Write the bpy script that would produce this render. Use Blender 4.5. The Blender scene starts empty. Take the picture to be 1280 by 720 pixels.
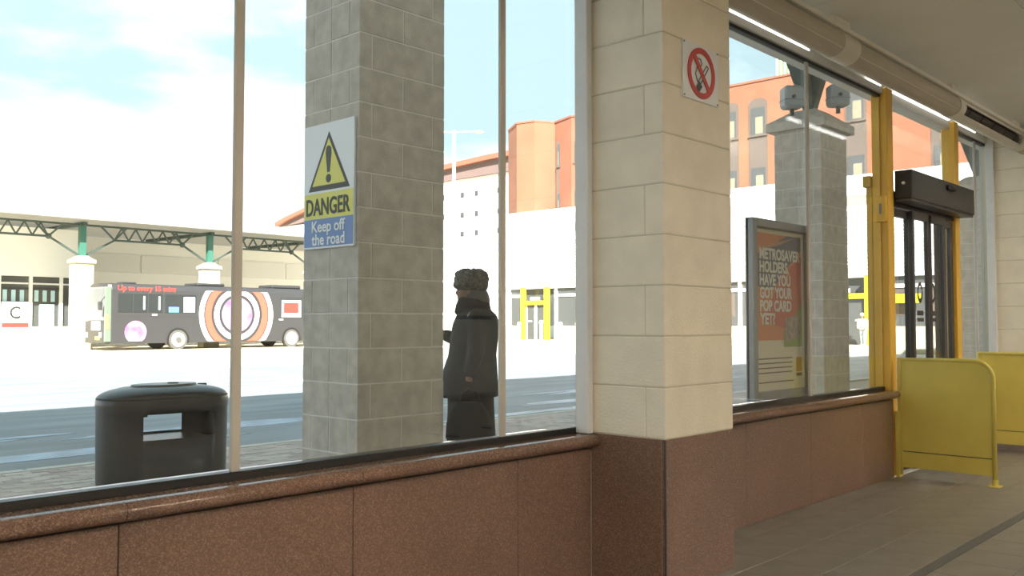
import bpy, bmesh, math, random
from math import radians as R, sin, cos, pi, tan, atan
from mathutils import Vector, Matrix
random.seed(4)
D = bpy.data
S = bpy.context.scene
COL = S.collection

# ---------------------------------------------------------------- camera
CAMZ = 1.17
cam = D.objects.new('camera', D.cameras.new('camera')); COL.objects.link(cam)
cam.data.sensor_width = 36.0
cam.data.lens = 36.0*1141/1280
cam.data.clip_start = 0.05; cam.data.clip_end = 1000
th = R(42.9); pit = atan(45/1141)
fw = Vector((cos(th)*cos(pit), sin(th)*cos(pit), sin(pit)))
cam.location = (0, 0, CAMZ)
cam.rotation_euler = fw.to_track_quat('-Z', 'Y').to_euler()
S.camera = cam
# ---------------------------------------------------------------- world, sun, exposure
w = D.worlds.new('sky'); S.world = w; w.use_nodes = True
nt = w.node_tree; N = nt.nodes; L = nt.links; N.clear()
out = N.new('ShaderNodeOutputWorld'); bg = N.new('ShaderNodeBackground')
tc = N.new('ShaderNodeTexCoord'); mp = N.new('ShaderNodeMapping'); nz = N.new('ShaderNodeTexNoise')
cr = N.new('ShaderNodeValToRGB')
mp.inputs['Scale'].default_value = (1.6, 1.6, 5.0); mp.inputs['Location'].default_value = (3.1, 0.4, 1.2)
nz.inputs['Scale'].default_value = 1.5; nz.inputs['Detail'].default_value = 5; nz.inputs['Roughness'].default_value = .55
cr.color_ramp.elements[0].position = .42; cr.color_ramp.elements[0].color = (.40, .545, .60, 1)
cr.color_ramp.elements[1].position = .60; cr.color_ramp.elements[1].color = (.95, 1.0, 1.06, 1)
L.new(tc.outputs['Generated'], mp.inputs['Vector']); L.new(mp.outputs[0], nz.inputs['Vector'])
sx = N.new('ShaderNodeSeparateXYZ'); mm = N.new('ShaderNodeMath'); mm.operation = 'MULTIPLY_ADD'; ab = N.new('ShaderNodeMath'); ab.operation = 'MINIMUM'
L.new(tc.outputs['Generated'], sx.inputs[0]); L.new(sx.outputs['Z'], ab.inputs[0]); ab.inputs[1].default_value = .45
mm.inputs[1].default_value = -.8; L.new(ab.outputs[0], mm.inputs[0]); ad = N.new('ShaderNodeMath'); ad.operation = 'ADD'; ad.inputs[1].default_value = .105
L.new(nz.outputs['Fac'], ad.inputs[0]); L.new(ad.outputs[0], mm.inputs[2]); L.new(mm.outputs[0], cr.inputs[0])   # thicker cloud towards the horizon
L.new(cr.outputs[0], bg.inputs['Color'])
bg.inputs['Strength'].default_value = 1.0
L.new(bg.outputs[0], out.inputs[0])
sun = D.objects.new('sun', D.lights.new('sun', 'SUN')); COL.objects.link(sun)
sun.data.energy = 12.0; sun.data.angle = R(.6); sun.data.color = (1.0, .96, .90)
sd = Vector((cos(R(36))*cos(R(45)), cos(R(36))*sin(R(45)), -sin(R(36))))
sun.rotation_euler = sd.to_track_quat('-Z', 'Y').to_euler()
S.view_settings.view_transform = 'Standard'; S.view_settings.look = 'None'
S.view_settings.gamma = 1; S.view_settings.exposure = 1.0; S.view_settings.use_curve_mapping = False
FILL_W = 72.0  # power of the added fill lights in the hall

# ---------------------------------------------------------------- materials
def mat(name, col, rough=.6, metal=0, emit=None, es=0, noise=0, nscale=8, bump=0, bscale=60, spec=.5, col2=None, detail=4, stretch=None, lo=.35, hi=.65):
    m = D.materials.new(name); m.use_nodes = True
    n = m.node_tree.nodes; l = m.node_tree.links; b = n['Principled BSDF']
    b.inputs['Base Color'].default_value = (*col, 1); b.inputs['Roughness'].default_value = rough
    b.inputs['Metallic'].default_value = metal; b.inputs['Specular IOR Level'].default_value = spec
    if emit: b.inputs['Emission Color'].default_value = (*emit, 1); b.inputs['Emission Strength'].default_value = es
    t = n.new('ShaderNodeTexCoord'); v = t.outputs['Object']
    if stretch:
        q = n.new('ShaderNodeMapping'); q.inputs['Scale'].default_value = stretch; l.new(v, q.inputs[0]); v = q.outputs[0]
    if noise or col2:
        z = n.new('ShaderNodeTexNoise'); z.inputs['Scale'].default_value = nscale; z.inputs['Detail'].default_value = detail
        c = n.new('ShaderNodeValToRGB'); l.new(v, z.inputs['Vector']); l.new(z.outputs['Fac'], c.inputs[0])
        c2 = col2 or tuple(x*(1+noise) for x in col)
        c1 = col if col2 else tuple(x*(1-noise) for x in col)
        c.color_ramp.elements[0].position = lo; c.color_ramp.elements[0].color = (*c1, 1)
        c.color_ramp.elements[1].position = hi; c.color_ramp.elements[1].color = (*c2, 1)
        l.new(c.outputs[0], b.inputs['Base Color'])
    if bump:
        z2 = n.new('ShaderNodeTexNoise'); z2.inputs['Scale'].default_value = bscale; z2.inputs['Detail'].default_value = 3
        bp = n.new('ShaderNodeBump'); bp.inputs['Strength'].default_value = bump; bp.inputs['Distance'].default_value = .01
        l.new(v, z2.inputs['Vector']); l.new(z2.outputs['Fac'], bp.inputs['Height']); l.new(bp.outputs[0], b.inputs['Normal'])
    return m

def glassmat(name, tint=(.97, .99, .98), ior=1.5, rough=0.0):
    m = D.materials.new(name); m.use_nodes = True
    n = m.node_tree.nodes; l = m.node_tree.links; n.clear()
    o = n.new('ShaderNodeOutputMaterial'); mx = n.new('ShaderNodeMixShader'); f = n.new('ShaderNodeFresnel')
    t = n.new('ShaderNodeBsdfTransparent'); g = n.new('ShaderNodeBsdfGlossy')
    gm = n.new('ShaderNodeNewGeometry'); mr = n.new('ShaderNodeMapRange')
    mr.inputs['To Min'].default_value = ior; mr.inputs['To Max'].default_value = 1/ior
    l.new(gm.outputs['Backfacing'], mr.inputs['Value']); l.new(mr.outputs[0], f.inputs['IOR'])   # a thin pane: the same reflectance on both faces
    t.inputs[0].default_value = (*tint, 1); g.inputs['Roughness'].default_value = rough
    g.inputs['Color'].default_value = (1, 1, 1, 1)
    l.new(f.outputs[0], mx.inputs[0]); l.new(t.outputs[0], mx.inputs[1]); l.new(g.outputs[0], mx.inputs[2]); l.new(mx.outputs[0], o.inputs[0])
    return m

def granite(name, rough=.3):
    m = D.materials.new(name); m.use_nodes = True
    n = m.node_tree.nodes; l = m.node_tree.links; b = n['Principled BSDF']
    t = n.new('ShaderNodeTexCoord'); v = n.new('ShaderNodeTexVoronoi'); v.inputs['Scale'].default_value = 260
    z = n.new('ShaderNodeTexNoise'); z.inputs['Scale'].default_value = 3; z.inputs['Detail'].default_value = 3
    c = n.new('ShaderNodeValToRGB'); e = c.color_ramp.elements
    e[0].position = 0; e[0].color = (.135, .08, .06, 1); e[1].position = 1; e[1].color = (.30, .20, .15, 1)
    k = e.new(.35); k.color = (.175, .10, .072, 1); k = e.new(.7); k.color = (.215, .124, .089, 1)
    s = n.new('ShaderNodeSeparateColor'); l.new(t.outputs['Object'], v.inputs['Vector']); l.new(v.outputs['Color'], s.inputs[0]); l.new(s.outputs[0], c.inputs[0])
    l.new(t.outputs['Object'], z.inputs['Vector'])
    h = n.new('ShaderNodeMix'); h.data_type = 'RGBA'; h.blend_type = 'MULTIPLY'; h.inputs[0].default_value = .5
    c3 = n.new('ShaderNodeValToRGB'); c3.color_ramp.elements[0].position = .3; c3.color_ramp.elements[0].color = (.62, .66, .62, 1); c3.color_ramp.elements[1].position = .7
    l.new(z.outputs['Fac'], c3.inputs[0]); l.new(c.outputs[0], h.inputs[6]); l.new(c3.outputs[0], h.inputs[7]); l.new(h.outputs[2], b.inputs['Base Color'])
    b.inputs['Roughness'].default_value = rough
    return m

M = dict(
    granite=granite('polished_red_granite'),
    mortar=mat('mortar', (.36, .34, .29), .9),
    cream=mat('cream_painted_block', (.82, .75, .61), .55, noise=.05, nscale=5, bump=.25, bscale=90),
    creamjoint=mat('cream_joint', (.60, .545, .42), .8),
    grey=mat('grey_block', (.57, .52, .455), .9, noise=.13, nscale=9, bump=.6, bscale=110),
    greyjoint=mat('grey_mortar', (.76, .73, .67), .95),
    floor=mat('floor_tile', (.20, .185, .16), .38, noise=.12, nscale=5, bump=.05),
    grout=mat('grout', (.10, .092, .08), .8),
    ceil=mat('ceiling_paint', (.86, .83, .73), .7, noise=.02, nscale=2),
    wallp=mat('hall_paint', (.50, .45, .36), .8, noise=.04),
    alu=mat('white_aluminium', (.72, .72, .72), .35, noise=.03),
    mull=mat('beige_mullion', (.54, .50, .44), .55),
    seal=mat('black_rubber', (.012, .012, .013), .4),
    sill=granite('polished_sill_granite', .10),
    yellow=mat('yellow_powder_coat', (.74, .44, .055), .42, noise=.05, nscale=4),
    yellow2=mat('yellow_sheet', (.70, .57, .12), .38, noise=.05, nscale=3),
    dark=mat('dark_bronze', (.045, .042, .042), .35, spec=.6),
    darkbox=mat('dark_grey_cover', (.045, .045, .042), .6, spec=.3),
    tube=mat('heater_cover', (.50, .45, .36), .6),
    ring=mat('cream_plastic', (.74, .70, .60), .45),
    grille=mat('grille_dark', (.06, .05, .042), .5),
    lamp=mat('lamp_and_slit_glow', (.9, .9, .9), .5, emit=(1, .98, .92), es=1.6),  # for lamps, and for the strips imitating bright slits
    road=mat('asphalt', (.165, .185, .20), .62, col2=(.25, .28, .305), nscale=1.1, bump=.5, bscale=40, stretch=(.35, 1.5, 1), detail=6),
    wet=mat('wet_asphalt_sheen', (.28, .37, .48), .45, noise=.2, nscale=3, spec=.4, bump=.5, bscale=25),  # wet streaks; their reflected sheen is painted in as pale blue
    beige=mat('beige_paving', (.52, .45, .31), .85, noise=.05, nscale=1),
    kerb=mat('kerb_stone', (.60, .57, .50), .8, noise=.06),
    paver=mat('block_paver', (.55, .455, .41), .85, noise=.12, nscale=4, bump=.3),
    paver2=mat('block_paver_light', (.62, .53, .475), .85, noise=.1, nscale=4, bump=.3),
    paver3=mat('block_paver_dark', (.46, .37, .335), .85, noise=.1, nscale=4, bump=.3),
    sand=mat('joint_sand', (.34, .29, .26), .95),
    bin=mat('black_bin_plastic', (.014, .015, .017), .30, noise=.1, nscale=6, spec=.5),
    binmetal=mat('stub_plate', (.20, .20, .20), .4, metal=.6),
    green=mat('green_painted_steel', (.035, .14, .10), .45),
    greydark=mat('grey_green_steel', (.05, .085, .078), .5),
    truss=mat('truss_steel', (.045, .07, .058), .5),
    canopy=mat('canopy_sheet', (.30, .28, .24), .7),
    white=mat('white_render', (.86, .86, .84), .7),
    louver=mat('white_louver', (.74, .74, .72), .6),
    brick=mat('red_brick', (.25, .10, .056), .9, noise=.08, nscale=.6),
    brickroof=mat('red_metal_roof', (.30, .10, .06), .6),
    eave=mat('brown_soffit', (.16, .11, .10), .8),
    spandrel=mat('brown_spandrel', (.12, .095, .08), .5),
    farglass=mat('far_window_glass', (.075, .08, .08), .12, spec=.6),
    blind=mat('cream_blind', (.22, .20, .14), .8),
    greenclad=mat('pale_green_cladding', (.15, .25, .10), .6, noise=.03),
    pillar=mat('cream_stone', (.56, .50, .33), .8, noise=.03),
    brightyellow=mat('bright_yellow_paint', (.62, .52, .02), .45),
    busbody=mat('bus_charcoal', (.04, .04, .043), .4),
    busglass=mat('bus_glass', (.03, .034, .036), .1, spec=.6),
    buswhite=mat('bus_white', (.75, .75, .75), .5),
    busorange=mat('bus_orange', (.42, .10, .065), .5),
    buspink=mat('bus_pink', (.42, .10, .36), .5, col2=(.50, .34, .48), nscale=1.5),
    smallwin=mat('small_window_grey', (.06, .06, .065), .4),
    rooflight=None,
    tyre=mat('tyre', (.10, .095, .09), .8),
    hub=mat('wheel_hub', (.40, .37, .32), .5),
    red=mat('red_print', (.50, .045, .035), .5),
    redled=mat('red_led_text', (.7, .04, .03), .5, emit=(1, .05, .03), es=.9),
    signwhite=mat('sign_white', (.82, .83, .84), .35),
    signyellow=mat('sign_yellow', (.75, .70, .10), .35),
    signblue=mat('sign_blue', (.10, .22, .50), .35),
    black=mat('black_print', (.03, .03, .03), .5),
    printwhite=mat('white_print', (.88, .88, .88), .5),
    postergrey=mat('poster_case_grey', (.27, .275, .29), .35, metal=.3),
    paper=mat('poster_paper', (.78, .70, .58), .5),
    porange=mat('poster_orange', (.72, .22, .10), .5, noise=.06, nscale=3),
    pblue=mat('poster_blue', (.08, .11, .22), .5),
    pred=mat('poster_red', (.60, .09, .07), .5),
    ppeach=mat('poster_peach', (.60, .28, .17), .5),
    pgreen=mat('poster_green', (.20, .32, .06), .5),
    pamber=mat('poster_amber', (.60, .27, .02), .5),
    plight=mat('poster_pale_blue', (.45, .66, .74), .5),
    pcard=mat('card_print', (.20, .17, .18), .5, col2=(.50, .36, .30), nscale=30),
    coat=mat('dark_coat', (.022, .021, .022), .9, noise=.2, nscale=12, bump=.4, bscale=80),
    hat=mat('grey_fuzzy_hat', (.09, .086, .075), .95, col2=(.20, .19, .165), nscale=45, bump=1, bscale=90),
    skin=mat('skin', (.26, .15, .11), .6),
    hair=mat('grey_hair', (.11, .105, .095), .8),
    creamcoat=mat('cream_jacket', (.62, .50, .36), .8),
    jeans=mat('pale_jeans', (.38, .46, .50), .85),
    shoe=mat('dark_shoe', (.03, .03, .03), .6),
    glass=glassmat('window_glass', (.97, .985, .98), 1.5),
    doorglass=glassmat('door_glass', (.90, .92, .92), 1.45),
    floodlight=mat('grey_cabinet', (.33, .36, .37), .5),
    screen=mat('grey_screen_board', (.55, .52, .45), .6),
)

def rooflight():
    m = D.materials.new('translucent_sheet'); m.use_nodes = True
    n = m.node_tree.nodes; l = m.node_tree.links; n.clear()
    o = n.new('ShaderNodeOutputMaterial'); mx = n.new('ShaderNodeMixShader'); a = n.new('ShaderNodeBsdfDiffuse'); t = n.new('ShaderNodeBsdfTranslucent')
    a.inputs[0].default_value = (.34, .32, .28, 1); t.inputs[0].default_value = (.62, .60, .56, 1); mx.inputs[0].default_value = .36
    l.new(a.outputs[0], mx.inputs[1]); l.new(t.outputs[0], mx.inputs[2]); l.new(mx.outputs[0], o.inputs[0]); return m
M['rooflight'] = rooflight()
# ---------------------------------------------------------------- helpers
def link(name, me, m=None, parent=None, loc=(0, 0, 0), rz=0):
    o = D.objects.new(name, me); COL.objects.link(o); o.location = loc; o.rotation_euler = (0, 0, rz)
    if parent: o.parent = parent
    if m and not me.materials: me.materials.append(m)
    return o
def tag(o, label=None, cat=None, group=None, kind=None):
    if label: o['label'] = label
    if cat: o['category'] = cat
    if group: o['group'] = group
    if kind: o['kind'] = kind
    return o
def empty(name, loc=(0, 0, 0), rz=0, **k):
    o = D.objects.new(name, None); COL.objects.link(o); o.location = loc; o.rotation_euler = (0, 0, rz); o.empty_display_size = .1
    return tag(o, **k)
class B:
    def __init__(s): s.b = bmesh.new()
    def box(s, x0, x1, y0, y1, z0, z1, bev=0):
        r = bmesh.ops.create_cube(s.b, size=1)
        for v in r['verts']:
            v.co = Vector(((x0+x1)/2+v.co.x*(x1-x0), (y0+y1)/2+v.co.y*(y1-y0), (z0+z1)/2+v.co.z*(z1-z0)))
        if bev:
            es = list({e for v in r['verts'] for e in v.link_edges})
            bmesh.ops.bevel(s.b, geom=es, offset=bev, segments=1, affect='EDGES')
        return s
    def tube(s, p, q, r, r2=None, n=12, cap=True):
        p = Vector(p); q = Vector(q); d = q-p
        if r2 is None: r2 = r
        res = bmesh.ops.create_cone(s.b, cap_ends=cap, segments=n, radius1=r, radius2=r2, depth=d.length)
        mt = Matrix.Translation((p+q)/2) @ d.to_track_quat('Z', 'Y').to_matrix().to_4x4()
        bmesh.ops.transform(s.b, matrix=mt, verts=res['verts']); return s
    def bar(s, p, q, wd, hd):
        p = Vector(p); q = Vector(q); d = q-p
        res = bmesh.ops.create_cube(s.b, size=1)
        mt = Matrix.Translation((p+q)/2) @ d.to_track_quat('Z', 'Y').to_matrix().to_4x4() @ Matrix.Diagonal((wd, hd, d.length, 1))
        bmesh.ops.transform(s.b, matrix=mt, verts=res['verts']); return s
    def ball(s, c, r, n=16):
        if not hasattr(r, '__len__'): r = (r, r, r)
        res = bmesh.ops.create_uvsphere(s.b, u_segments=n, v_segments=n//2+2, radius=1)
        bmesh.ops.transform(s.b, matrix=Matrix.Translation(c) @ Matrix.Diagonal((*r, 1)), verts=res['verts']); return s
    def poly(s, pts, ext):
        """closed polygon extruded by vector ext"""
        vs = [s.b.verts.new(p) for p in pts]; f = s.b.faces.new(vs)
        r = bmesh.ops.extrude_face_region(s.b, geom=[f])
        bmesh.ops.translate(s.b, vec=ext, verts=[g for g in r['geom'] if isinstance(g, bmesh.types.BMVert)]); return s
    def loft(s, rings, cap=True):
        """rings: list of lists of points"""
        vr = [[s.b.verts.new(p) for p in r] for r in rings]; n = len(vr[0])
        for a, c in zip(vr, vr[1:]):
            for i in range(n): s.b.faces.new((a[i], a[(i+1) % n], c[(i+1) % n], c[i]))
        if cap: s.b.faces.new(vr[0][::-1]); s.b.faces.new(vr[-1])
        return s
    def mesh(s, name='m', smooth=False):
        bmesh.ops.recalc_face_normals(s.b, faces=s.b.faces[:])
        me = D.meshes.new(name); s.b.to_mesh(me); s.b.free()
        if smooth:
            for p in me.polygons: p.use_smooth = True
        return me
    def build(s, name, m, parent=None, smooth=False, loc=(0, 0, 0), rz=0):
        return link(name, s.mesh(name, smooth), m, parent, loc, rz)
def box(name, x0, x1, y0, y1, z0, z1, m, parent=None, bev=0): return B().box(x0, x1, y0, y1, z0, z1, bev).build(name, m, parent)
def smooth_mod(o, ang=40):
    md = o.modifiers.new('e', 'EDGE_SPLIT'); md.split_angle = R(ang)
    for p in o.data.polygons: p.use_smooth = True
_tc = {}
def text(name, body, size, m, parent, loc, xdir, width=None, bold=0.0, ext=.0015):
    """lettering as a thin mesh; xdir = reading direction in the XY plane"""
    cu = D.curves.new('t', 'FONT'); cu.body = body; cu.size = size; cu.extrude = ext; cu.offset = bold; cu.resolution_u = 3
    t = D.objects.new('t', cu); COL.objects.link(t)
    bpy.context.view_layer.update()
    me = D.meshes.new_from_object(t.evaluated_get(bpy.context.evaluated_depsgraph_get()))
    D.objects.remove(t); me.materials.clear()
    xs = [v.co.x for v in me.vertices]; k = 1
    if width: k = width/(max(xs)-min(xs))
    x = Vector((*xdir, 0)).normalized(); z = Vector((0, 0, 1)); n = x.cross(z)
    x0 = min(xs)
    for v in me.vertices:
        c = v.co.copy(); v.co = x*((c.x-x0)*k)+z*c.y+n*c.z
    return link(name, me, m, parent, loc)

# ================================================================ STRUCTURE: ground
box('road', -60, 110, 7.92, 23.6, -.30, -.06, M['road'])['kind'] = 'structure'
tag(box('apron', -60, 110, 23.6, 110, -.30, .03, M['beige']), kind='structure')
# wet streaks on the shaded asphalt, pale blue sheen put into their colour
def blob(name, cx, cy, a, b_, z, m, seed):
    rnd = random.Random(seed); pts = []
    ph = [rnd.random()*6 for _ in range(4)]
    for i in range(40):
        t = 2*pi*i/40; k = 1+.22*sin(3*t+ph[0])+.14*sin(5*t+ph[1])+.08*sin(9*t+ph[2])
        pts.append((cx+a*k*cos(t), cy+b_*k*sin(t), z))
    return B().poly(pts, (0, 0, .003)).build(name, m)
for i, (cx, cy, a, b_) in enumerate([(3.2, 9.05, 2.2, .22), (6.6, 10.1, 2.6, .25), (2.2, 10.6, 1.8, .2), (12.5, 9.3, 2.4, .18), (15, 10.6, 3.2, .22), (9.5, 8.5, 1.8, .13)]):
    tag(blob('wet_sheen_patch', cx, cy, a, b_, -.06, M['wet'], i), kind='stuff')
# pavement outside the window
pav = box('pavement', -14, 60, 2.95, 7.78, -.30, -.03, M['sand']); pav['kind'] = 'structure'
kr = empty('kerb'); kr['kind'] = 'structure'
kme = B().box(0, .905, 7.785, 7.915, -.3, .005, .012).mesh('kerb_stone')
for i in range(-4, 30): link('kerb_stone', kme, M['kerb'], kr, (i*.915, 0, 0))
pms = [B().box(-.099, .099, -.0485, .0485, -.05, 0, .004).mesh('paver') for _ in range(3)]
for me, k in zip(pms, ('paver', 'paver2', 'paver3')): me.materials.append(M[k])
cells = []
for r in range(0, 48):
    y = 7.73-.1015*r
    for c in range(-8, 75):
        x = c*.2025+(.101 if r % 2 else 0)
        if y > 2.98: cells.append((x, y))
def pvis(c):
    x, y = c
    # seen above the sill edge of the left window, not behind the bin or pillar
    if y < 5.75 or not (.30*y < x < 1.30*y): return 9e9
    return math.hypot(x, y)
cells.sort(key=pvis)
for x, y in cells[:300]:
    o = link('paver', random.choice(pms), None, pav, (x, y, random.uniform(-.003, .002)))
far = bmesh.new()
for x, y in cells[300:]:
    z = random.uniform(-.003, .002)
    v = [far.verts.new(p) for p in ((x-.099, y-.0485, z), (x+.099, y-.0485, z), (x+.099, y+.0485, z), (x-.099, y+.0485, z))]
    q = [far.verts.new((a.co.x, a.co.y, -.05)) for a in v]
    far.faces.new(v)
    for i in range(4): far.faces.new((v[i], q[i], q[(i+1) % 4], v[(i+1) % 4]))
me = D.meshes.new('paving'); far.to_mesh(me); far.free()
tag(link('distant_pavers', me, M['paver'], pav), kind='stuff')
# ================================================================ hall shell
XL, XR, YB = -6.0, 13.0, -6.5
CZ = 3.08
fl = box('floor', XL, XR, YB, 2.66, -.30, -.012, M['grout']); fl['kind'] = 'structure'
tme = B().box(0, .297, 0, .297, -.02, 0, .0012).mesh('floor_tile')
drain = 1.55
n_t = 0
tiles = []
for i in range(-8, 44):
    for j in range(-8, 9):
        x = i*.30+.05; y = 1.58+.30*(j) if j >= 0 else 1.52-.30*(-j)
        if y+.29 > 2.65: continue
        if x+.3 > 12.9: continue
        tiles.append((x, y))
def tvis(t):
    x, y = t
    dd = x*cos(th)+y*sin(th); s = x*sin(th)-y*cos(th)
    return math.hypot(x, y) if dd > 1.5 and s/dd > .15 and s/dd < .62 and x > 3.2 else 9e9
tiles.sort(key=tvis)
for x, y in tiles[:290]: link('floor_tile', tme, M['floor'], fl, (x, y, 0))
tb = B()
for x, y in tiles[290:]: tb.box(x, x+.296, y, y+.296, -.02, 0)
for i in range(int((XR-XL)/.3)):
    for j in range(int((-.9-YB)/.3)):
        tb.box(XL+i*.3, XL+i*.3+.296, YB+j*.3, YB+j*.3+.296, -.02, 0)
for i in range(62): tb.box(XL+i*.3+.05, XL+i*.3+.346, 2.48, 2.640, -.02, 0)
tag(tb.build('floor_tiling', M['floor'], fl), kind='stuff')
box('drain_channel', XL, XR, 1.522, 1.578, -.02, -.003, M['grout'], fl)
# ceiling of large panels
ce = box('ceiling', XL, XR, YB, 2.9, CZ+.012, CZ+.25, M['creamjoint']); ce['kind'] = 'structure'
cme = B().box(0, 1.796, 0, 1.196, 0, .02, .002).mesh('ceiling_panel')
for i in range(10):
    for j in range(7):
        link('ceiling_panel', cme, M['ceil'], ce, (XL+.4+i*1.8, 2.65-1.2*(j+1), CZ))
box('ceiling_edge', XL, XR, 2.65, 2.9, CZ, CZ+.012, M['ceil'], ce)
tag(box('wall_back', XL, XR, YB-.2, YB, 0, CZ+.25, M['wallp']), kind='structure')
tag(box('wall_left', XL-.2, XL, YB, 2.9, 0, CZ+.25, M['wallp']), kind='structure')
tag(box('wall_right', XR, XR+.2, YB, 2.9, 0, CZ+.25, M['wallp']), kind='structure')
# upper wall above the glazing and the outer canopy of the building
tag(box('wall_front_upper', XL-.2, XR+.2, 2.72, 3.0, 3.06, 6.6, M['white']), kind='structure')
can = box('canopy_roof', -16, 40, 2.9, 7.3, 6.5, 6.62, M['canopy']); can['kind'] = 'structure'
box('roof_edge', -16, 40, 7.3, 7.4, 6.42, 6.66, M['greydark'], can)
tag(box('sun_block_right', XR+.2, 40, YB-.2, 3.0, 0, 6.6, M['wallp']), kind='structure')  # added unseen block that keeps sun off the ground past the hall
tag(box('sun_block_left', -30, XL-.2, YB-.2, 2.9, 0, 6.6, M['wallp']), kind='structure')  # added unseen block against sun slipping in past the left end
# low granite walls
def granite_wall(name, x0, x1, joints):
    w_ = box(name, x0, x1, 2.665, 2.92, -.05, .60, M['mortar']); w_['kind'] = 'structure'
    xs = [x0]+joints+[x1]
    for a, b in zip(xs, xs[1:]):
        box('granite_panel', a+.0015, b-.0015, 2.642, 2.666, .0, .592, M['granite'], w_, .0015)
    prof = []
    for i in range(9):
        t = pi/2+pi*i/8*1.0
        prof.append((2.585+.028+.028*cos(t)*1.0, .632+.028*sin(t)))
    for a, b in zip(xs, xs[1:]):
        pts = [(2.93, .660)]+prof+[(2.93, .604)]
        bb = B(); bb.poly([(a+.001, y, z) for y, z in pts], (b-a-.002, 0, 0))
        o = bb.build('sill_stone', M['sill'], w_); smooth_mod(o, 30)
    return w_
wl = granite_wall('wall_front', XL, 3.383, [-4.5, -3.65, -2.8, -1.95, -1.1, -.25, .33, 1.176, 2.014, 2.881])
wr = granite_wall('wall_front_right', 3.97, 7.135, [4.85, 5.70, 6.55])
# wall east of the doors (mostly hidden)
wr2 = granite_wall('wall_front_end', 8.885, 9.87, [])
M['slimseal'] = M['seal']
# ---------------- windows
def window(name, x0, x1, mulls, jl=True, jr=True, top=2.945):
    w_ = empty(name); w_['kind'] = 'structure'
    xs = [x0]+mulls+[x1]
    for a, b in zip(xs, xs[1:]):
        box('glass_pane', a+.004, b-.004, 2.720, 2.730, .675, top+.01, M['glass'], w_)
    box('bottom_seal', x0, x1, 2.700, 2.750, .658, .688, M['seal'], w_, .004)
    box('top_seal', x0, x1, 2.705, 2.745, top, top+.022, M['seal'], w_, .003)
    box('head_frame', x0, x1, 2.685, 2.79, top+.022, 3.018, M['alu'], w_, .003)
    for x in mulls: box('mullion', x-.0165, x+.0165, 2.700, 2.7185, .688, top, M['mull'], w_, .003)
    if jr:
        box('jamb', x1-.042, x1-.002, 2.625, 2.70, .662, 3.018, M['alu'], w_, .004)
    if jl:
        box('jamb', x0+.002, x0+.03, 2.69, 2.76, .662, 3.018, M['alu'], w_, .004)
    return w_
window('window_1', XL, 3.383, [-4.8, -3.52, -2.25, -.96, .31, 1.583, 2.852], jl=False)
window('window_2', 3.97, 7.135, [5.845], jr=False)
window('window_3', 8.885, 9.87, [9.51])
# emissive strips put in to imitate bright slits above the head frame
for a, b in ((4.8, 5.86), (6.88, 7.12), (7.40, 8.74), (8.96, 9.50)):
    s = box('slit_glow', a, b, 2.69, 2.72, 3.0225, 3.033, M['lamp']); 
    s['label'] = {4.8: 'long thin added glow imitating a bright slit between the column and the first yellow post, above glass', 6.88: 'short added glow imitating a bright slit just left of the first yellow post top',
                  7.40: 'thin added glow imitating a bright slit above the sliding doors between the yellow posts', 8.96: 'short added glow imitating a bright slit right of the second yellow post'}[a]
    s['category'] = 'slit glow'; s['group'] = 'added glows imitating bright slits above the glazing'
box('trim_1', XL, 9.87, 2.722, 2.80, 3.018, 3.06, M['alu'])['kind'] = 'structure'

# ================================================================ cream block columns
def cream_column(x0, x1, label, vis=True):
    y0, y1 = 2.233, 2.735
    c = empty('block_column', (x0, y0, 0), label=label, cat='column')
    def bx(n, a, b, cc, d, e, f, m, bev=0): return box(n, a-x0, b-x0, cc-y0, d-y0, e, f, m, c, bev)
    bx('core', x0+.003, x1-.003, y0+.003, y1, 0, CZ+.01, M['creamjoint'])
    # granite cladding
    bx('granite_panel', x0, x1, y0, y0+.02, 0, .664, M['granite'], .0015)
    bx('granite_panel', x0, x0+.02, y0+.022, 2.64, 0, .664, M['granite'], .0015)
    bx('granite_panel', x1-.02, x1, y0+.022, 2.64, 0, .664, M['granite'], .0015)
    o = bx('corner_trim', x0-.003, x0+.006, y0-.003, y0+.006, 0, .664, M['dark'], .001); o['label'] = 'dark metal corner strip'
    z = .668; k = 0
    while z < CZ:
        h = min(.2235, CZ-z)
        if k % 2 == 0:
            bx('block', x0, x1, y0, y0+.100, z, z+h-.004, M['cream'], .003)
            bx('block', x0, x1, y0+.1035, y1-.07, z, z+h-.004, M['cream'], .003)
        else:
            bx('block', x0, x1, y0, y1-.07, z, z+h-.004, M['cream'], .003)
        z += .2255; k += 1
    return c
cream_column(3.383, 3.97, 'cream painted block column on red granite base, carrying the no smoking sign')
cream_column(9.87, 10.46, 'cream block column at the right end of the glazing behind yellow barriers')
tag(box('wall_front_far', 10.46, XR, 2.66, 2.93, 0, CZ+.02, M['wallp']), kind='structure')

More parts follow.
